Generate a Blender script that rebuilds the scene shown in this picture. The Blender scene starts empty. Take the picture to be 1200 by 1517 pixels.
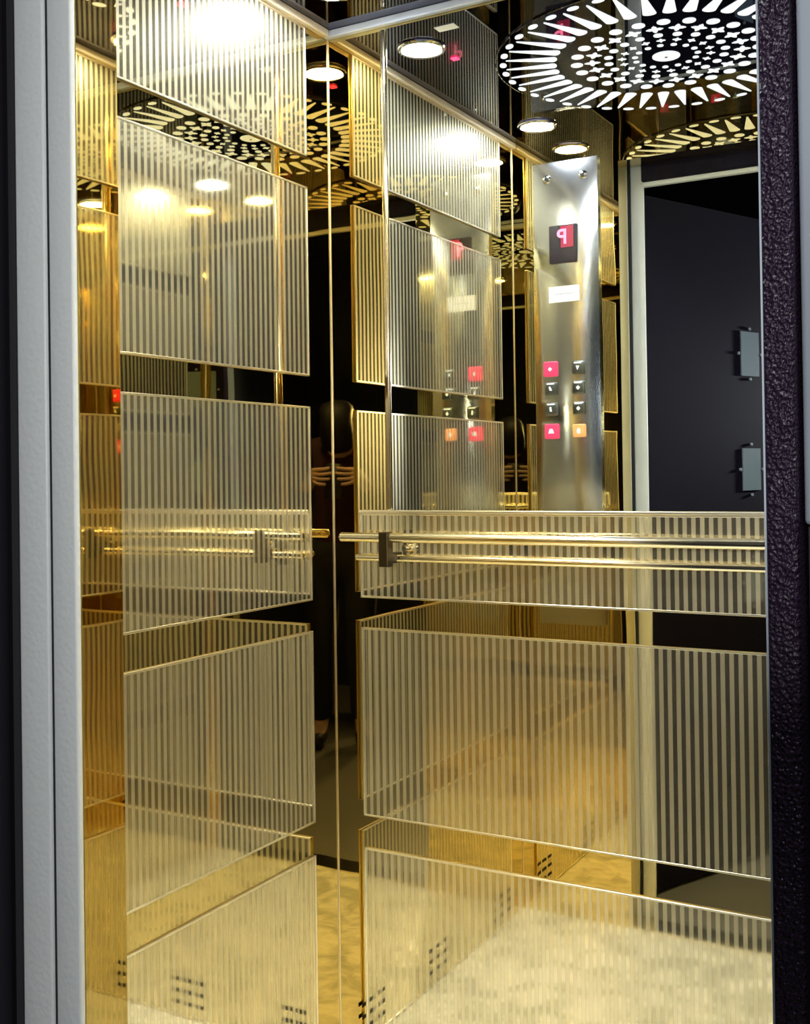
import bpy, bmesh, math, random
from mathutils import Vector, Matrix, Quaternion
random.seed(7)
C = bpy.context.scene.collection
S = bpy.context.scene

# ------------------------------------------------------------------ camera, world, light, exposure
CAM = (1.34545, -2.05249, 1.23658)
YAW, PIT, ROL, FPX = math.radians(29.591), math.radians(0.574), math.radians(-0.807), 1667.9
d = Vector((-math.sin(YAW)*math.cos(PIT), math.cos(YAW)*math.cos(PIT), math.sin(PIT)))
rt = Vector((math.cos(YAW), math.sin(YAW), 0)); up = rt.cross(d)
r2 = math.cos(ROL)*rt + math.sin(ROL)*up; u2 = -math.sin(ROL)*rt + math.cos(ROL)*up
cd = bpy.data.cameras.new('camera'); cam = bpy.data.objects.new('camera', cd); C.objects.link(cam)
cam.matrix_world = Matrix(((r2.x, u2.x, -d.x, CAM[0]), (r2.y, u2.y, -d.y, CAM[1]), (r2.z, u2.z, -d.z, CAM[2]), (0, 0, 0, 1)))
cd.sensor_fit = 'HORIZONTAL'; cd.sensor_width = 36; cd.lens = FPX/1200*36; cd.clip_start = 0.02
cd.shift_y = -73.1/1200          # the photograph is an off-centre crop
S.camera = cam

W = bpy.data.worlds.new('world'); S.world = W; W.use_nodes = True
W.node_tree.nodes['Background'].inputs[0].default_value = (0.6, 0.7, 1.0, 1)
W.node_tree.nodes['Background'].inputs[1].default_value = 0.012

LAMP_E = 105.0        # cabin downlight lens emission
DECO_E = 0.32         # backlit white inlays of the ceiling disc
LAND_W = 24.0         # landing ceiling downlight, watts
FILL_W = 60.0         # added fill light on the far landing wall, watts
S.view_settings.view_transform = 'Standard'; S.view_settings.look = 'None'
S.view_settings.exposure = 1.50; S.view_settings.gamma = 1.0
S.view_settings.use_curve_mapping = False
cy = S.cycles
cy.max_bounces = 16; cy.glossy_bounces = 14; cy.diffuse_bounces = 4; cy.transmission_bounces = 6
cy.sample_clamp_indirect = 8.0; cy.caustics_reflective = True; cy.blur_glossy = 0.3
cy.use_denoising = True

# ------------------------------------------------------------------ helpers
def new_mat(name):
    m = bpy.data.materials.new(name); m.use_nodes = True
    return m, m.node_tree.nodes, m.node_tree.links, m.node_tree.nodes['Principled BSDF']
def pmat(name, col, metal=0.0, rough=0.5, emit=None, es=0.0, bump=None, spec=None, coat=None):
    m, n, l, b = new_mat(name)
    b.inputs['Base Color'].default_value = (*col, 1); b.inputs['Metallic'].default_value = metal
    b.inputs['Roughness'].default_value = rough
    if spec is not None: b.inputs['Specular IOR Level'].default_value = spec
    if coat is not None: b.inputs['Coat Weight'].default_value = coat
    if emit:
        b.inputs['Emission Color'].default_value = (*emit, 1); b.inputs['Emission Strength'].default_value = es
    if bump:
        kind, scale, strength, dist = bump
        tc = n.new('ShaderNodeTexCoord')
        if kind == 'noise':
            t = n.new('ShaderNodeTexNoise'); t.inputs['Scale'].default_value = scale; t.inputs['Detail'].default_value = 1.0
            out = t.outputs['Fac']
        else:
            t = n.new('ShaderNodeTexVoronoi'); t.feature = 'SMOOTH_F1'; t.inputs['Scale'].default_value = scale
            out = t.outputs['Distance']
        l.new(tc.outputs['Object'], t.inputs['Vector'])
        bp = n.new('ShaderNodeBump'); bp.inputs['Strength'].default_value = strength; bp.inputs['Distance'].default_value = dist
        l.new(out, bp.inputs['Height']); l.new(bp.outputs['Normal'], b.inputs['Normal'])
    return m

GOLD = (0.76, 0.615, 0.285)
M = {}
M['gold'] = pmat('gold_mirror_steel', GOLD, 1, 0.015, bump=('noise', 5.0, 0.10, 0.004))
M['gold_trim'] = pmat('gold_polished_trim', (0.93, 0.84, 0.60), 1, 0.14)
M['edge'] = pmat('bright_polished_edge', (0.95, 0.88, 0.68), 1, 0.30)
M['satin_steel'] = pmat('satin_steel', (0.36, 0.40, 0.45), 0.3, 0.4)
M['crown'] = pmat('satin_beige_trim', (0.80, 0.70, 0.55), 0.4, 0.4)
M['reflection_blue_trim'] = pmat('painted_reflection_trim', (0.62, 0.72, 0.92), 0.4, 0.4)  # bluish reflection put into this trim's own colour
M['silver'] = pmat('silver_mirror_glass', (0.80, 0.845, 0.845), 1, 0.004)
M['ceil'] = pmat('ceiling_mirror_steel', (0.12, 0.12, 0.17), 1, 0.02)
M['deco'] = pmat('disc_mirror_plate', (0.16, 0.16, 0.21), 1, 0.02)
M['white_lit'] = pmat('backlit_white_acrylic', (0.9, 0.92, 0.95), 0, 0.35, emit=(0.86, 0.93, 1.0), es=DECO_E)
M['lamp'] = pmat('downlight_lens', (1, 1, 1), 0, 0.3, emit=(0.90, 0.95, 1.0), es=LAMP_E)
M['chrome'] = pmat('chrome', (0.85, 0.85, 0.87), 1, 0.08)
M['plate'] = pmat('brushed_stainless', (0.74, 0.75, 0.77), 1, 0.15, bump=('noise', 7.0, 0.15, 0.006))
M['grey_paint'] = pmat('light_grey_paint', (0.70, 0.73, 0.71), 0, 0.42, bump=('voronoi', 160.0, 0.25, 0.0015))
M['groove'] = pmat('dark_groove', (0.015, 0.016, 0.018), 0, 0.7)
M['hammer'] = pmat('hammered_dark_paint', (0.020, 0.010, 0.024), 0, 0.36, bump=('voronoi', 350.0, 0.9, 0.0035), spec=0.28)
M['leaf'] = pmat('dark_plum_door_paint', (0.007, 0.005, 0.012), 0, 0.55, spec=0.10)
M['dark'] = pmat('dark_landing_wall', (0.02, 0.02, 0.025), 0, 0.8)
M['glass_grey'] = pmat('frosted_grey_glass', (0.20, 0.26, 0.30), 0, 0.35)
M['black'] = pmat('black_plastic', (0.008, 0.008, 0.010), 0, 0.25)
M['bracket'] = pmat('dark_bronze', (0.10, 0.075, 0.035), 1, 0.35)
M['paper'] = pmat('white_sticker_paper', (0.92, 0.92, 0.90), 0, 0.6)
M['ink'] = pmat('grey_ink', (0.45, 0.46, 0.48), 0, 0.6)
M['screen'] = pmat('display_glass', (0.012, 0.010, 0.014), 0, 0.25, emit=(0.25, 0.05, 0.10), es=0.02)
M['glow'] = pmat('red_led_glow', (0.2, 0.01, 0.03), 0, 0.4, emit=(0.9, 0.02, 0.09), es=0.09)
M['red_led'] = pmat('red_led', (0.8, 0.05, 0.1), 0, 0.4, emit=(1.0, 0.30, 0.42), es=0.75)
M['btn'] = pmat('button_grey_steel', (0.22, 0.25, 0.26), 1, 0.3)
M['btn_red'] = pmat('button_lit_red', (0.7, 0.04, 0.10), 0, 0.3, emit=(1.0, 0.05, 0.14), es=0.32)
M['btn_org'] = pmat('button_lit_orange', (0.8, 0.35, 0.12), 0, 0.3, emit=(1.0, 0.34, 0.12), es=0.30)
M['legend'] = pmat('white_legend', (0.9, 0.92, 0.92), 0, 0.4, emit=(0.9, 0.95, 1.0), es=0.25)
M['slot'] = pmat('slot_black', (0.006, 0.005, 0.004), 0, 0.9)
M['landfloor'] = pmat('landing_stone', (0.15, 0.145, 0.13), 0, 0.30, bump=('noise', 30, 0.1, 0.002))
M['sensor_red'] = pmat('red_indicator', (0.8, 0.03, 0.08), 0, 0.4, emit=(1.0, 0.04, 0.12), es=1.2)

def stripes_mat(name, pitch, satin, mirror, satin_rough, mirror_rough, haze):
    m, n, l, b = new_mat(name)
    tc = n.new('ShaderNodeTexCoord'); sp = n.new('ShaderNodeSeparateXYZ'); l.new(tc.outputs['Object'], sp.inputs[0])
    ad = n.new('ShaderNodeMath'); ad.operation = 'ADD'; l.new(sp.outputs[0], ad.inputs[0]); l.new(sp.outputs[1], ad.inputs[1])
    mu = n.new('ShaderNodeMath'); mu.operation = 'MULTIPLY'; l.new(ad.outputs[0], mu.inputs[0]); mu.inputs[1].default_value = 2*math.pi/pitch
    si = n.new('ShaderNodeMath'); si.operation = 'SINE'; l.new(mu.outputs[0], si.inputs[0])
    rm = n.new('ShaderNodeMapRange'); rm.inputs['From Min'].default_value = -0.25; rm.inputs['From Max'].default_value = 0.25
    rm.interpolation_type = 'SMOOTHSTEP'; l.new(si.outputs[0], rm.inputs['Value'])
    nz = n.new('ShaderNodeTexNoise'); nz.inputs['Scale'].default_value = 4.5; nz.inputs['Detail'].default_value = 1
    l.new(tc.outputs['Object'], nz.inputs['Vector'])
    bp = n.new('ShaderNodeBump'); bp.inputs['Strength'].default_value = 0.10; bp.inputs['Distance'].default_value = 0.004
    l.new(nz.outputs['Fac'], bp.inputs['Height']); l.new(bp.outputs['Normal'], b.inputs['Normal'])
    b.inputs['Base Color'].default_value = (*mirror, 1); b.inputs['Metallic'].default_value = 1; b.inputs['Roughness'].default_value = mirror_rough
    h = n.new('ShaderNodeBsdfPrincipled'); l.new(bp.outputs['Normal'], h.inputs['Normal'])
    h.inputs['Base Color'].default_value = (*satin, 1); h.inputs['Metallic'].default_value = 0.80; h.inputs['Roughness'].default_value = satin_rough
    fa = n.new('ShaderNodeMapRange'); l.new(rm.outputs[0], fa.inputs['Value'])
    fa.inputs['To Min'].default_value = 0.10; fa.inputs['To Max'].default_value = haze
    mx = n.new('ShaderNodeMixShader'); l.new(fa.outputs[0], mx.inputs[0]); l.new(b.outputs[0], mx.inputs[1]); l.new(h.outputs[0], mx.inputs[2])
    l.new(mx.outputs[0], n['Material Output'].inputs['Surface'])
    return m
M['stripe'] = stripes_mat('striped_etched_gold_steel', 0.0162, (0.89, 0.80, 0.53), (0.75, 0.66, 0.425), 0.40, 0.045, 0.54)

def floor_mat():
    m, n, l, b = new_mat('pale_mottled_floor')
    tc = n.new('ShaderNodeTexCoord')
    t = n.new('ShaderNodeTexNoise'); t.inputs['Scale'].default_value = 14; t.inputs['Detail'].default_value = 6; t.inputs['Distortion'].default_value = 0.8
    l.new(tc.outputs['Object'], t.inputs['Vector'])
    r = n.new('ShaderNodeValToRGB'); l.new(t.outputs['Fac'], r.inputs[0])
    r.color_ramp.elements[0].position = 0.38; r.color_ramp.elements[0].color = (0.58, 0.60, 0.55, 1)
    r.color_ramp.elements[1].position = 0.60; r.color_ramp.elements[1].color = (0.92, 0.94, 0.90, 1)
    l.new(r.outputs[0], b.inputs['Base Color']); b.inputs['Roughness'].default_value = 0.22
    t2 = n.new('ShaderNodeTexNoise'); t2.inputs['Scale'].default_value = 32; t2.inputs['Detail'].default_value = 3
    l.new(tc.outputs['Object'], t2.inputs['Vector'])
    bp = n.new('ShaderNodeBump'); bp.inputs['Strength'].default_value = 0.5; bp.inputs['Distance'].default_value = 0.006
    l.new(t2.outputs['Fac'], bp.inputs['Height']); l.new(bp.outputs['Normal'], b.inputs['Normal'])
    return m
M['floor'] = floor_mat()

def box(bm, x0, x1, y0, y1, z0, z1, bev=0.0, seg=2):
    r = bmesh.ops.create_cube(bm, size=1.0)
    vs = r['verts']
    for v in vs:
        v.co = Vector(((x0+x1)/2+v.co.x*(x1-x0), (y0+y1)/2+v.co.y*(y1-y0), (z0+z1)/2+v.co.z*(z1-z0)))
    if bev > 0:
        es = list({e for v in vs for e in v.link_edges})
        bmesh.ops.bevel(bm, geom=es, offset=bev, segments=seg, profile=0.5, affect='EDGES')
def cyl(bm, p, q, r, seg=20, r2=None, caps=True):
    p, q = Vector(p), Vector(q); dd = q-p
    rot = dd.to_track_quat('Z', 'Y').to_matrix().to_4x4()
    bmesh.ops.create_cone(bm, cap_ends=caps, segments=seg, radius1=r, radius2=r if r2 is None else r2, depth=dd.length,
                          matrix=Matrix.Translation((p+q)/2) @ rot)
def lathe(bm, prof, seg=32, mat=Matrix()):
    rings = []
    for (r, z) in prof:
        if r < 1e-6: rings.append([bm.verts.new(mat @ Vector((0, 0, z)))])
        else: rings.append([bm.verts.new(mat @ Vector((r*math.cos(2*math.pi*k/seg), r*math.sin(2*math.pi*k/seg), z))) for k in range(seg)])
    for a, b in zip(rings, rings[1:]):
        for k in range(seg):
            k2 = (k+1) % seg
            if len(a) == 1 and len(b) == 1: continue
            if len(a) == 1: bm.faces.new((a[0], b[k], b[k2]))
            elif len(b) == 1: bm.faces.new((a[k], b[0], a[k2]))
            else: bm.faces.new((a[k], b[k], b[k2], a[k2]))
def prism(bm, pts, z0, z1):
    a = [bm.verts.new((x, y, z0)) for x, y in pts]; b = [bm.verts.new((x, y, z1)) for x, y in pts]
    bm.faces.new(a[::-1]); bm.faces.new(b)
    for i in range(len(pts)):
        j = (i+1) % len(pts); bm.faces.new((a[i], a[j], b[j], b[i]))
def to_mesh(name, bm, mat, smooth=False):
    bmesh.ops.recalc_face_normals(bm, faces=bm.faces[:])
    me = bpy.data.meshes.new(name); bm.to_mesh(me); bm.free()
    me.materials.append(M[mat] if isinstance(mat, str) else mat)
    if smooth:
        for p in me.polygons: p.use_smooth = True
        if hasattr(me, 'set_sharp_from_angle'): me.set_sharp_from_angle(angle=math.radians(40))
    return me
def place(name, me, parent=None, loc=None, rot=None):
    o = bpy.data.objects.new(name, me); C.objects.link(o)
    if loc is not None: o.location = loc
    if rot is not None: o.rotation_euler = rot
    if parent is not None:
        o.parent = parent
        o.matrix_parent_inverse = Matrix.Identity(4) if loc is not None and parent.get('_local') else wm(parent).inverted()
    return o
def wm(o):
    m = o.matrix_basis.copy()
    if o.parent is not None: m = wm(o.parent) @ o.matrix_parent_inverse @ m
    return m
def obj(name, bm, mat, parent=None, smooth=False):
    return place(name, to_mesh(name, bm, mat, smooth), parent)
def B(*boxes, bev=0.0, seg=2):
    bm = bmesh.new()
    for b in boxes: box(bm, *b, bev=bev, seg=seg)
    return bm
def tag(o, label, cat, group=None):
    o['label'] = label; o['category'] = cat
    if group: o['group'] = group
    return o
def thing(name, label, cat, loc, group=None):
    o = bpy.data.objects.new(name, None); C.objects.link(o); o.location = loc; o.empty_display_size = 0.05
    return tag(o, label, cat, group)
def struct(name, bm, mat, parent=None, smooth=False):
    o = obj(name, bm, mat, parent, smooth)
    if parent is None: o['kind'] = 'structure'
    return o

# ------------------------------------------------------------------ dimensions (metres); back-left cabin corner at the origin
CW, CDp, CH, FZ = 1.16, 0.985, 2.20, -0.035     # cabin width, depth, height, floor level
T = 0.03
JX0, JX1, JY = 0.324, 1.14, -1.055               # cabin entrance jambs
HZ = 2.102                                      # entrance header underside
LEV = [(1.909, 2.182), (1.446, 1.843), (0.975, 1.380), (0.510, 0.909), (FZ+0.004, 0.440)]
PT = 0.0045                                     # panel thickness

# ------------------------------------------------------------------ cabin shell
struct('floor', B((0, CW, -CDp-0.07, 0, FZ-0.03, FZ)), 'floor')
ceiling = struct('ceiling', B((-T, CW+T, JY, T, CH, CH+0.02)), 'ceil')
wall_left = struct('wall_left', B((-T, 0, -CDp, T, FZ, CH)), 'gold')
wall_right = struct('wall_right', B((CW, CW+T, -CDp, T, FZ, CH)), 'gold')
wall_back = struct('wall_back', B((0, CW, 0, T, FZ, CH)), 'gold')
wall_front = struct('wall_front', B((0, JX0, JY, -CDp, FZ, CH), (JX1, CW, JY, -CDp, FZ, CH), (JX0, JX1, JY, -CDp, HZ, CH)), 'gold')

def slot_mesh():
    bm = bmesh.new(); box(bm, -0.0135, 0.0135, -0.0012, 0.0012, -0.0045, 0.0045, bev=0.0008, seg=1)
    return to_mesh('vent_slot', bm, 'slot')
SLOT = slot_mesh()
def panel(wall, x0, x1, y0, y1, z0, z1, edge_dir):
    p = obj('panel', B((x0, x1, y0, y1, z0, z1)), 'stripe', wall)
    # polished edge profile running round the sheet, slightly proud of the face
    e = 0.0032; bm = bmesh.new()
    if edge_dir == 'x':      # sheet lies along X (back wall)
        ya, yb = y0-0.0012, y1
        for r in ((x0-0.001, x1+0.001, ya, yb, z1-e, z1+0.001), (x0-0.001, x1+0.001, ya, yb, z0-0.001, z0+e),
                  (x0-0.001, x0+e, ya, yb, z0, z1), (x1-e, x1+0.001, ya, yb, z0, z1)): box(bm, *r, bev=0.0007, seg=1)
    else:
        xa, xb = (x0, x1+0.0012) if edge_dir == 'l' else (x0-0.0012, x1)
        for r in ((xa, xb, y0-0.001, y1+0.001, z1-e, z1+0.001), (xa, xb, y0-0.001, y1+0.001, z0-0.001, z0+e),
                  (xa, xb, y0-0.001, y0+e, z0, z1), (xa, xb, y1-e, y1+0.001, z0, z1)): box(bm, *r, bev=0.0007, seg=1)
    obj('panel_edge', bm, 'edge', p)
    return p
PA, PB = 0.093, 0.888
for z0, z1 in LEV:
    pl = panel(wall_left, 0.0005, PT, -PB, -PA, z0, z1, 'l')
    pr = panel(wall_right, CW-PT, CW-0.0005, -PB, -PA, z0, z1, 'r')
    if z1 < 0.5:
        for yc in (-0.135, -0.46, -0.835):
            for k in (-1, 0, 1):
                for zz in (0.054, 0.027, 0.0):
                    place('vent_slot', SLOT, pl, (PT+0.0002, yc+k*0.040, zz), (0, 0, math.pi/2))
PX0, PX1 = 0.070, CW-0.070
for z0, z1 in [(0.975, 1.153), LEV[3], LEV[4]]:
    pb = panel(wall_back, PX0, PX1, -PT, -0.0005, z0, z1, 'x')
    if z1 < 0.5:
        for xc in (0.11, 0.43, 0.75, 1.07):
            for k in ((0, 1) if xc == 0.11 else (-1, 0) if xc == 1.07 else (-1, 0, 1)):
                for zz in (0.054, 0.027, 0.0):
                    place('vent_slot', SLOT, pb, (xc+k*0.036, -PT-0.0002, zz))

# corner beads, crown trims, sill
def bead(x, y):
    bm = bmesh.new(); cyl(bm, (x, y, FZ), (x, y, CH-0.002), 0.0011, 10); return bm
struct('trim_1', bead(0.0012, -0.0012), 'edge', smooth=True)
struct('trim_2', bead(CW-0.0012, -0.0012), 'edge', smooth=True)
struct('trim_3', bead(0.0012, -CDp+0.0012), 'edge', smooth=True)
struct('trim_4', bead(CW-0.0012, -CDp+0.0012), 'edge', smooth=True)
struct('trim_5', B((0.0005, 0.016, -CDp+0.001, -0.018, 2.184, CH-0.0005), bev=0.002), 'crown')
struct('trim_6', B((CW-0.016, CW-0.0005, -CDp+0.001, -0.018, 2.184, CH-0.0005), bev=0.002), 'crown')
struct('trim_7', B((0.0005, CW-0.0005, -0.016, -0.0005, 2.184, CH-0.0005), bev=0.002), 'reflection_blue_trim')
struct('trim_8', B((JX0, JX1, -1.075, -CDp-0.001, FZ, FZ+0.006), bev=0.001), 'gold_trim')

# ------------------------------------------------------------------ mirror on the back wall
MX0, MX1, MZ0, MZ1 = 0.151, CW-0.151, 1.161, 2.178
mir = thing('wall_mirror', 'large clear silver mirror above the handrail on the back wall', 'mirror', (CW/2, 0, MZ0))
obj('pane', B((MX0, MX1, -0.005, -0.0008, MZ0, MZ1)), 'silver', mir)
for xa, xb in ((MX0-0.013, MX0-0.0005), (MX1+0.0005, MX1+0.013)):
    obj('side_strip', B((xa, xb, -0.010, -0.0008, MZ0, MZ1), bev=0.003, seg=3), 'gold_trim', mir, True)
obj('bottom_strip', B((PX0, PX1, -0.010, -0.0008, MZ0-0.007, MZ0-0.0005), bev=0.0015), 'edge', mir)

# ------------------------------------------------------------------ handrail
hr = thing('handrail', 'polished brass double handrail with dark brackets under the mirror', 'handrail', (CW/2, 0, 1.06))
def tube(xa, xb, y, z, r):
    bm = bmesh.new()
    prof = [(0, 0), (r*0.6, 0), (r, r*0.45), (r, xb-xa-r*0.45), (r*0.6, xb-xa), (0, xb-xa)]
    lathe(bm, prof, 24, Matrix.Translation((xa, y, z)) @ Matrix.Rotation(math.pi/2, 4, 'Y'))
    return bm
obj('rail', tube(0.051, CW-0.051, -0.055, 1.106, 0.0100), 'gold_trim', hr, True)
obj('rail', tube(0.072, CW-0.072, -0.026, 1.062, 0.0075), 'gold_trim', hr, True)
for bx in (0.164, CW-0.164):
    bm = B((bx-0.011, bx+0.011, -0.069, -0.046, 1.046, 1.118), (bx-0.009, bx+0.009, -0.050, -PT-0.0005, 1.052, 1.074), bev=0.002)
    br = obj('bracket', bm, 'bracket', hr)
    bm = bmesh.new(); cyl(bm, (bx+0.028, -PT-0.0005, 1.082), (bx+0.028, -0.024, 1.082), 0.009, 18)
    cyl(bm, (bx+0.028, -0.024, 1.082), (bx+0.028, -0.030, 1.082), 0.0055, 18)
    obj('reflection_boss', bm, 'gold_trim', br, True)  # gold boss stands in for the bracket's reflection in the panel

# ------------------------------------------------------------------ ceiling light disc with backlit cut-outs
DC = Vector((0.600, -0.522, CH))
dk = thing('ceiling_light_disc', 'round mirror ceiling disc with backlit white petals, stars and dots', 'ceiling light', DC)
dk['_local'] = 1; dk.scale = (0.96, 0.96, 1)
bm = bmesh.new(); lathe(bm, [(0, -0.0005), (0.412, -0.0005), (0.412, -0.003), (0.409, -0.004), (0, -0.004)], 96)
place('mirror_plate', to_mesh('mirror_plate', bm, 'deco'), dk, (0, 0, 0))
def flat(name, pts):
    bm = bmesh.new(); prism(bm, pts, -0.0052, -0.0035); return to_mesh(name, bm, 'white_lit')
def ell(a, b, n=16): return [(a*math.cos(2*math.pi*k/n), b*math.sin(2*math.pi*k/n)) for k in range(n)]
def star(r, n=4):
    out = []
    for k in range(n*4):
        t = 2*math.pi*k/(n*4); c = abs(math.cos(n*t/2))
        out.append(((0.42+0.58*c**2.2)*r*math.cos(t), (0.42+0.58*c**2.2)*r*math.sin(t)))
    return out
def wedge():
    r0, r1 = 0.262, 0.384; wi = 0.0150; pts = []
    for k in range(9):
        a = math.pi/2 + math.pi*k/8
        pts.append((r0+0.010+0.010*math.cos(a), wi*math.sin(a)))
    pts += [(r1, -0.0022), (r1+0.002, 0), (r1, 0.0022)]
    return pts
RINGS = [('petal', flat('petal', wedge()), 0, 40, 0.0), ('dot', flat('dot', ell(0.0085, 0.0145)), 0.392, 40, 0.5),
         ('dot', flat('dot', ell(0.0150, 0.0150)), 0.214, 24, 0.0), ('star', flat('star', star(0.0195)), 0.176, 22, 0.0),
         ('dot', flat('dot', ell(0.0108, 0.0108)), 0.138, 20, 0.5), ('star', flat('star', star(0.0105)), 0.1045, 18, 0.0),
         ('dot', flat('dot', ell(0.0075, 0.0075)), 0.074, 15, 0.5), ('dot', flat('dot', ell(0.006, 0.006)), 0.052, 0, 0.0)]
for nm, me, r, n, ph in RINGS:
    for k in range(n):
        a = 2*math.pi*(k+ph)/n
        place(nm, me, dk, (r*math.cos(a), r*math.sin(a), 0), (0, 0, a))
place('centre_dot', flat('centre_dot', ell(0.033, 0.033, 32)), dk, (0, 0, 0))
bm = bmesh.new(); cyl(bm, (0, 0, -0.0075), (0, 0, -0.005), 0.004, 12)
place('screw', to_mesh('screw', bm, 'chrome'), dk, (0, 0, 0))

# ------------------------------------------------------------------ ceiling downlights
def downlight(x, y, label):
    t = thing('downlight', label, 'downlight', (x, y, CH), 'small downlights in the mirror ceiling'); t['_local'] = 1
    bm = bmesh.new(); lathe(bm, [(0.045, -0.0005), (0.054, -0.0005), (0.055, -0.003), (0.053, -0.006), (0.046, -0.007), (0.045, -0.004), (0.045, -0.0005)], 40)
    place('bezel', to_mesh('bezel', bm, 'chrome', True), t, (0, 0, 0))
    bm = bmesh.new(); lathe(bm, [(0, -0.001), (0.0445, -0.001), (0.0445, -0.004), (0.030, -0.006), (0, -0.007)], 40)
    place('lens', to_mesh('lens', bm, 'lamp', True), t, (0, 0, 0))
for x, y, lb in ((0.136, -0.19, 'round cold white ceiling downlight between the mirror and the tiny red indicator'),
                 (0.136, -0.857, 'round cold white ceiling downlight just above the control panel'),
                 (CW-0.136, -0.19, 'round cold white ceiling downlight by the mirror, far side from the control panel'),
                 (CW-0.136, -0.857, 'round cold white ceiling downlight by the entrance, far side from the control panel')):
    downlight(x, y, lb)
ind = obj('indicator_light', B((0.165, 0.181, -0.292, -0.276, CH-0.004, CH-0.0005), bev=0.001), 'sensor_red')
tag(ind, 'tiny red indicator light set in the mirror ceiling', 'indicator light')
vt = obj('ceiling_label', B((0.215, 0.262, -0.128, -0.102, CH-0.0015, CH-0.0003)), 'paper')
tag(vt, 'small pale rectangular sticker on the ceiling near the back wall', 'sticker')

# ------------------------------------------------------------------ control panel on the front-left return
cp = thing('control_panel', 'tall bowed stainless lift control panel with red lit display and buttons', 'control panel', (0.167, -CDp, 0.80))
KX0, KX1, KZ0, KZ1, BOW = 0.071, 0.267, 0.80, 2.124, 0.015
def bowy(x, z=1.47):
    return -CDp + 0.012 + BOW*(1-((x-(KX0+KX1)/2)/((KX1-KX0)/2))**2)*(1-((z-(KZ0+KZ1)/2)/((KZ1-KZ0)/2))**2)
bm = bmesh.new(); NS, NZ = 20, 40
xs = [KX0+(KX1-KX0)*i/NS for i in range(NS+1)]; zs = [KZ0+(KZ1-KZ0)*j/NZ for j in range(NZ+1)]
g = [[bm.verts.new((x, bowy(x, z), z)) for z in zs] for x in xs]
for i in range(NS):
    for j in range(NZ): bm.faces.new((g[i][j], g[i+1][j], g[i+1][j+1], g[i][j+1]))
rim = [g[i][0] for i in range(NS)]+[g[NS][j] for j in range(NZ)]+[g[i][NZ] for i in range(NS, 0, -1)]+[g[0][j] for j in range(NZ, 0, -1)]
bk = [bm.verts.new((v.co.x, -CDp+0.0005, v.co.z)) for v in rim]
for i in range(len(rim)): bm.faces.new((rim[i], rim[(i+1) % len(rim)], bk[(i+1) % len(rim)], bk[i]))
bm.faces.new(bk)
obj('plate', bm, 'plate', cp, True)
FY = -CDp + 0.012 + BOW
disp = obj('display', B((0.125, 0.208, FY-0.016, FY+0.001, 1.830, 1.938), bev=0.002), 'screen', cp)
def textmesh(s, size, ext, mat, loc, rot, bold=0.0, name='digit'):
    cu = bpy.data.curves.new('txt', 'FONT'); cu.body = s; cu.size = size; cu.extrude = ext; cu.offset = bold
    cu.align_x = 'CENTER'; cu.align_y = 'CENTER'
    o = bpy.data.objects.new('txt', cu); C.objects.link(o)
    dg = bpy.context.evaluated_depsgraph_get(); me = bpy.data.meshes.new_from_object(o.evaluated_get(dg))
    bpy.data.objects.remove(o); me.materials.clear(); me.materials.append(M[mat])
    me.transform(Matrix.Translation(loc) @ rot)
    return me
# text faces +Y (into the cabin): local x -> -X, local y -> Z, local z -> +Y
RT = Matrix(((-1, 0, 0, 0), (0, 0, 1, 0), (0, 1, 0, 0), (0, 0, 0, 1)))
place('digit', textmesh('P', 0.060, 0.0006, 'red_led', (0.166, FY+0.0016, 1.902), RT, 0.001), disp)
obj('glow_strip', B((0.161, 0.199, FY+0.001, FY+0.0014, 1.873, 1.934)), 'glow', disp)
st = obj('sticker', B((0.122, 0.213, FY-0.012, FY-0.0002, 1.719, 1.764)), 'paper', cp)
obj('print_line', B((0.140, 0.196, FY-0.0002, FY+0.0001, 1.741, 1.743)), 'ink', st)
def bell():
    return [(-0.009, -0.006), (-0.0075, -0.004), (-0.006, 0.003), (-0.003, 0.007), (0.003, 0.007), (0.006, 0.003), (0.0075, -0.004), (0.009, -0.006)]
def figure():
    return [(-0.004, -0.008), (-0.005, 0.0), (-0.0035, 0.004), (0, 0.008), (0.0035, 0.004), (0.005, 0.0), (0.004, -0.008)]
def tick(k):
    return [[(-0.006, -0.001), (0, 0.005), (0.006, -0.001), (0, -0.007)], [(-0.003, -0.007), (-0.001, 0.006), (0.004, 0.005), (0.003, -0.007)],
            [(-0.005, -0.006), (0.001, 0.006), (0.005, 0.004), (0.002, -0.006)], [(-0.005, 0.004), (0.005, 0.005), (0.001, -0.007)]][k % 4]
KEYS = [(0.1245, 1.530, 'btn_red', tick(0)), (0.2080, 1.530, 'btn', tick(3)), (0.1250, 1.474, 'btn', tick(2)), (0.2080, 1.474, 'btn', tick(0)),
        (0.1255, 1.4155, 'btn', tick(1)), (0.2080, 1.4155, 'btn', tick(0)), (0.1255, 1.352, 'btn_red', bell()), (0.2080, 1.352, 'btn_org', figure())]
for x, z, mt, leg in KEYS:
    hb = 0.0215 if mt == 'btn_red' else 0.0185
    b = obj('button', B((x-hb, x+hb, FY-0.010, FY+0.006, z-hb, z+hb), bev=0.005, seg=3), mt, cp, True)
    bm = bmesh.new(); prism(bm, [(u, v) for u, v in leg], 0, 0.0012)
    bm.transform(Matrix.Translation((x, FY+0.0058, z)) @ RT)
    obj('symbol', bm, 'legend', b)
    obj('highlight_bar', B((x-hb*0.6, x+hb*0.6, FY+0.0058, FY+0.0066, z+hb*0.62, z+hb*0.82)), 'legend' if mt == 'btn' else mt, b)  # painted highlight: a glowing bar across the button top
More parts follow.
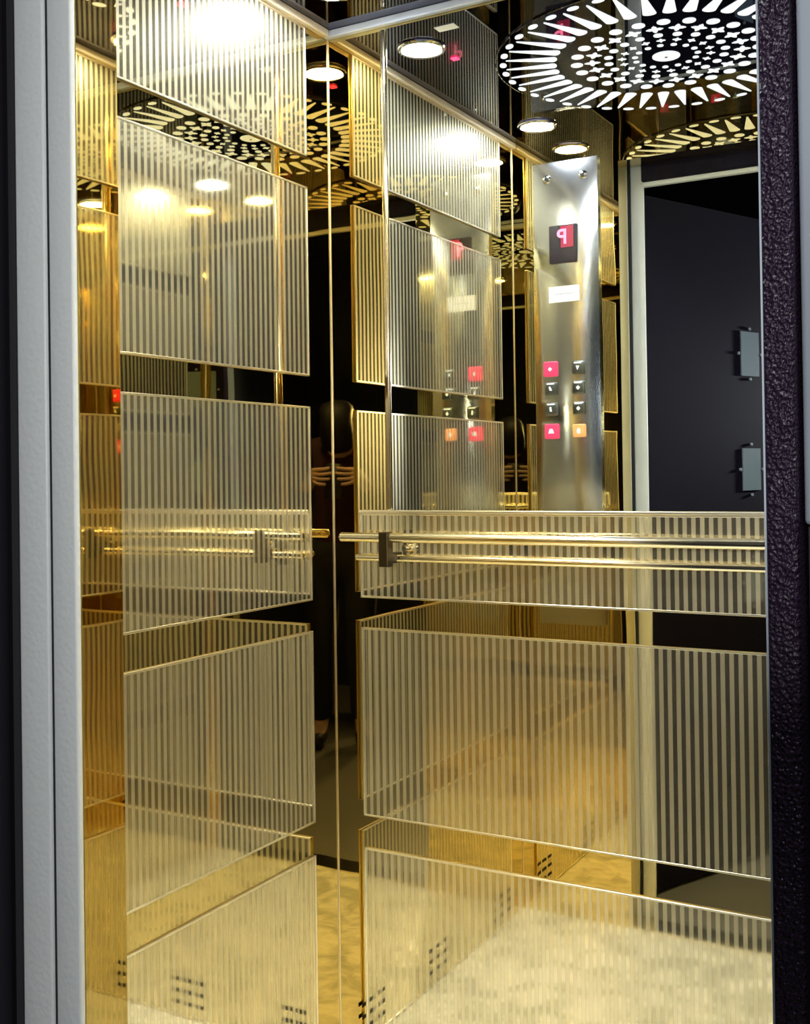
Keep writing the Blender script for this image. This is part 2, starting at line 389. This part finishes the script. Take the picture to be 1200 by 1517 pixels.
for x in (0.116, 0.225):
    yb = bowy(x, 2.076)
    bm = bmesh.new(); lathe(bm, [(0, 0.006), (0.008, 0.006), (0.012, 0.003), (0.013, -0.001)], 24, Matrix.Translation((x, yb, 2.076)) @ Matrix.Rotation(-math.pi/2, 4, 'X'))
    kl = obj('key_switch', bm, 'chrome', cp, True)
    obj('key_slot', B((x-0.0055, x+0.0055, yb+0.0055, yb+0.0066, 2.072, 2.080), bev=0.0008), 'black', kl)

# ------------------------------------------------------------------ landing entrance
fr = thing('door_frame', 'light grey painted steel landing door frame around the lift entrance', 'door frame', (0.30, -1.10, FZ))
obj('post', B((0.323, 0.362, -1.101, -1.092, FZ, 2.32), bev=0.003, seg=3), 'grey_paint', fr, True)
obj('casing', B((0.2655, 0.316, -1.100, -1.066, FZ, 2.32), bev=0.004, seg=3), 'grey_paint', fr, True)
obj('groove', B((0.3155, 0.3235, -1.096, -1.086, FZ, 2.32)), 'groove', fr)
obj('header', B((0.3625, 1.152, -1.096, -1.068, 2.058, 2.32), bev=0.003), 'leaf', fr)
obj('header_lit_edge', B((0.3625, 1.152, -1.098, -1.080, 2.045, 2.0575), bev=0.002), 'grey_paint', fr)  # pale strip painted in for the header's lit bottom edge

jb = thing('door_jamb', 'dark purple hammered-paint steel jamb beside the stainless strip plate', 'door jamb', (1.16, -1.1, FZ))
obj('post', B((1.1540, 1.1782, -1.140, -1.066, FZ, 2.32), bev=0.003, seg=3), 'hammer', jb, True)
obj('edge_strip', B((1.1525, 1.1540, -1.1395, -1.100, FZ, 2.32)), 'satin_steel', jb)
hp = obj('strip_plate', B((1.1812, 1.245, -1.1315, -1.1105, 1.192, 2.32), bev=0.004, seg=3), 'satin_steel', None, True)
tag(hp, 'vertical stainless strip plate with rounded lower end beside the hammered jamb', 'strip plate')

struct('wall_landing', B((1.1805, 2.6, -1.110, -1.066, FZ, 2.9), (-1.4, 0.265, -1.102, -1.066, FZ, 2.9), (0.265, 1.1805, -1.102, -1.066, 2.32, 2.9)), 'dark')
struct('wall_opposite', B((-1.4, 2.6, -3.75, -3.7, FZ, 2.9)), 'dark')
struct('wall_landing_left', B((-1.45, -1.4, -3.7, -1.066, FZ, 2.9)), 'dark')
struct('wall_landing_right', B((2.6, 2.65, -3.7, -1.066, FZ, 2.9)), 'dark')
struct('ceiling_landing', B((-1.45, 2.65, -3.75, -1.066, 2.9, 2.95)), 'dark')
struct('floor_landing', B((-1.45, 2.65, -3.75, -1.075, FZ-0.05, FZ-0.001)), 'landfloor')

# open swing leaf, hinged beside the grey casing
LA = math.atan2(-0.64, 0.27); LL = 0.84
lf = thing('landing_door', 'dark plum swing door standing open with two small grey vision panes', 'door', (0.262, -1.112, FZ+0.012))
lf.rotation_euler = (0, 0, LA); lf['_local'] = 1
bm = bmesh.new(); box(bm, 0, LL, -0.042, 0, 0, 2.085, bev=0.002)
place('leaf', to_mesh('leaf', bm, 'leaf'), lf, (0, 0, 0))
for z0, z1 in ((1.527, 1.672), (1.155, 1.292), (0.79, 0.925)):
    bm = bmesh.new(); box(bm, LL-0.240, LL-0.145, -0.002, 0.004, z0-FZ, z1-FZ, bev=0.001)
    pn = place('vision_pane', to_mesh('vision_pane', bm, 'glass_grey'), lf, (0, 0, 0)); pn['_local'] = 1
    zc = (z0+z1)/2-FZ
    for sx, sz in ((LL-0.252, zc), (LL-0.133, zc), (LL-0.1925, zc-0.082), (LL-0.1925, zc+0.082)):
        bm = bmesh.new(); cyl(bm, (sx, -0.001, sz), (sx, 0.005, sz), 0.005, 12)
        place('screw', to_mesh('screw', bm, 'satin_steel'), pn, (0, 0, 0))

# landing lamps: a ceiling downlight near the hammered jamb and an added, unseen fill light on the far landing wall
def landing_lamp(name, label, loc, rot, power, size):
    t = thing(name, label, 'lamp', loc); t.rotation_euler = rot; t['_local'] = 1
    bm = bmesh.new(); lathe(bm, [(size, -0.001), (size*1.25, -0.001), (size*1.25, -0.012), (size, -0.016), (size, -0.001)], 40)
    place('bezel', to_mesh('bezel', bm, 'chrome', True), t, (0, 0, 0))
    bm = bmesh.new(); lathe(bm, [(0, -0.002), (size*0.98, -0.002), (size*0.98, -0.008), (size*0.5, -0.016), (0, -0.018)], 40)
    place('lens', to_mesh('lens', bm, pmat('landing_lens', (1, 1, 1), 0, 0.4, emit=(1, 0.97, 0.92), es=2.0), True), t, (0, 0, 0))
    sl = bpy.data.lights.new('lamp_light', 'SPOT'); sl.energy = power; sl.spot_size = math.radians(130); sl.spot_blend = 0.7; sl.shadow_soft_size = size
    sl.color = (0.97, 0.98, 1.0)
    so = bpy.data.objects.new('lamp_light', sl); C.objects.link(so); so.location = (0, 0, -0.03); so.parent = t
landing_lamp('landing_downlight', 'round white downlight in the dark landing ceiling', (1.35, -1.75, 2.9), (0, 0, 0), LAND_W, 0.06)
landing_lamp('added_fill_light', 'added round fill light on the wall facing the lift entrance', (1.55, -3.7, 1.60), (math.pi/2, 0, 0), FILL_W, 0.09)

# ------------------------------------------------------------------ the photographer, seen only in the mirrored cabin corner
M['skin'] = pmat('skin', (0.70, 0.45, 0.34), 0, 0.5)
M['shirt'] = pmat('dark_maroon_cloth', (0.035, 0.008, 0.010), 0, 0.9)
M['trousers'] = pmat('black_cloth', (0.010, 0.010, 0.012), 0, 0.9)
M['hood_shoe_black'] = pmat('black_hood_and_shoes', (0.006, 0.005, 0.005), 0, 0.6)
PH = thing('person', 'person in dark clothes holding a phone up in front of the lift', 'person', (CAM[0]+0.40*math.sin(YAW), CAM[1]-0.40*math.cos(YAW), FZ-0.001))
PH.rotation_euler = (0, 0, YAW); PH['_local'] = 1
HZp = CAM[2]-FZ                                            # lens height above the floor
def skinned(name, verts, edges, mat, parent, root=0, sub=2):
    me = bpy.data.meshes.new(name); me.from_pydata([v[:3] for v in verts], edges, [])
    o = bpy.data.objects.new(name, me); C.objects.link(o)
    o.modifiers.new('skin', 'SKIN').use_smooth_shade = True
    for sv, v in zip(me.skin_vertices[0].data, verts): sv.radius = (v[3], v[3] if len(v) < 5 else v[4])
    me.skin_vertices[0].data[root].use_root = True
    sb = o.modifiers.new('sub', 'SUBSURF'); sb.levels = sb.render_levels = sub
    dg = bpy.context.evaluated_depsgraph_get(); m2 = bpy.data.meshes.new_from_object(o.evaluated_get(dg))
    bpy.data.objects.remove(o); m2.name = name; m2.materials.clear(); m2.materials.append(M[mat])
    for p in m2.polygons: p.use_smooth = True
    return place(name, m2, parent, (0, 0, 0))
def person_graph():
    V = [(0, 0, .93, .125, .10), (0, -.01, 1.08, .115, .09), (0, -.01, 1.25, .135, .10), (0, -.01, 1.39, .075, .065), (0, .04, 1.45, .052, .052),
         (0, .085, 1.495, .070, .070), (0, .130, 1.525, .074, .074), (0, .170, 1.545, .055, .055)]
    E = [(0, 1), (1, 2), (2, 3), (3, 4), (4, 5), (5, 6), (6, 7)]
    def add(v, p): V.append(v); E.append((p, len(V)-1)); return len(V)-1
    n = add((0, .185, 1.435, .012), 6)                     # nose
    for s_ in (-1, 1):
        sh = add((s_*.165, -.01, 1.365, .055), 3); el = add((s_*.23, .06, 1.12, .041), sh)
        fo = add((s_*.17, .20, HZp-.10, .036), el); wr = add((s_*.115, .315, HZp-.03, .025), fo); pa = add((s_*.092, .365, HZp, .020, .030), wr)
        for k, (dz, ln) in enumerate(((.030, .075), (.011, .085), (-.009, .080), (-.029, .062))):
            f1 = add((s_*.088, .388, HZp+dz, .0085), pa); f2 = add((s_*(.088-ln*.45), .392, HZp+dz*1.15, .0080), f1); add((s_*(.088-ln*.95), .388, HZp+dz*1.2, .0070), f2)
        t1 = add((s_*.085, .350, HZp+.030, .0105), pa); add((s_*.052, .352, HZp+.036, .0088), t1)
        hp_ = add((s_*.085, 0, .86, .085), 0); kn = add((s_*.10, .015, .49, .058), hp_); an = add((s_*.105, -.02, .09, .040), kn); add((s_*.115, .12, .032, .034), an)
    return V, E
V, E_ = person_graph()
body = skinned('body', V, E_, 'skin', PH, 0)
body['_local'] = 1
skinned('shirt', [(0, 0, .86, .158, .135), (0, -.01, 1.08, .132, .108), (0, -.01, 1.25, .150, .118), (0, -.01, 1.40, .092, .080),
                  (-.168, -.01, 1.365, .070), (-.232, .06, 1.12, .056), (-.172, .20, HZp-.10, .050), (-.128, .29, HZp-.045, .040),
                  (.168, -.01, 1.365, .070), (.232, .06, 1.12, .056), (.172, .20, HZp-.10, .050), (.128, .29, HZp-.045, .040)],
        [(0, 1), (1, 2), (2, 3), (3, 4), (4, 5), (5, 6), (6, 7), (3, 8), (8, 9), (9, 10), (10, 11)], 'shirt', PH)
skinned('trousers', [(0, 0, 1.02, .140, .112), (0, 0, .93, .150, .125), (-.087, 0, .85, .102), (-.10, .015, .49, .078), (-.105, -.02, .11, .066), (.087, 0, .85, .102), (.10, .015, .49, .078), (.105, -.02, .11, .066)],
        [(0, 1), (1, 2), (2, 3), (3, 4), (1, 5), (5, 6), (6, 7)], 'trousers', PH)
for s_ in (-1, 1):
    skinned('shoe', [(s_*.105, -.045, .045, .048), (s_*.108, .03, .045, .046), (s_*.115, .13, .038, .040)], [(0, 1), (1, 2)], 'hood_shoe_black', PH)
skinned('added_hood', [(0, .02, 1.51, .074, .062), (0, .075, 1.555, .090, .070), (0, .145, 1.570, .092, .070), (0, .205, 1.545, .085, .050), (0, .228, 1.485, .086, .034), (0, .205, 1.415, .080, .034), (0, .10, 1.40, .080, .060)], [(0, 1), (1, 2), (2, 3), (3, 4), (4, 5), (5, 6)], 'hood_shoe_black', PH)  # added cover, keeps the head black in the corner reflection
for s_ in (-1, 1):
    bm = bmesh.new(); bmesh.ops.create_uvsphere(bm, u_segments=12, v_segments=8, radius=0.011)
    place('eye', to_mesh('eye', bm, 'legend', True), PH, (s_*.030, .190, 1.470))
    bm = bmesh.new(); bmesh.ops.create_uvsphere(bm, u_segments=12, v_segments=8, radius=0.02); bm.transform(Matrix.Diagonal((0.45, 0.8, 1.5, 1)))
    place('ear', to_mesh('ear', bm, 'skin', True), PH, (s_*.078, .105, 1.490))
bm = B((-.022, .022, .140, .150, 1.430, 1.437), bev=0.003)
place('mouth', to_mesh('mouth', bm, 'shirt', True), PH, (0, 0, 0))
ph = thing('phone', 'black phone held upright in two hands before the lift', 'phone', (CAM[0]+0.030*math.sin(YAW), CAM[1]-0.030*math.cos(YAW), CAM[2]-0.10))
ph.rotation_euler = (0, 0, YAW); ph['_local'] = 1
bm = B((-.038, .038, -.004, .004, 0, .155), bev=0.003)
place('case', to_mesh('case', bm, 'black', True), ph, (0, 0, 0))
bm = B((-.034, .034, -.0046, -.0038, .006, .149), bev=0.0003)
place('screen', to_mesh('screen', bm, pmat('phone_screen', (0.02, 0.02, 0.02), 0, 0.2, emit=(0.8, 0.7, 0.45), es=0.15)), ph, (0, 0, 0))
bm = bmesh.new(); lathe(bm, [(0, 0.0065), (0.006, 0.0065), (0.007, 0.003), (0.007, 0)], 20, Matrix.Translation((0, .003, .10)) @ Matrix.Rotation(-math.pi/2, 4, 'X'))
place('lens_ring', to_mesh('lens_ring', bm, 'chrome', True), ph, (0, 0, 0))

for o in bpy.data.objects:
    if '_local' in o: del o['_local']
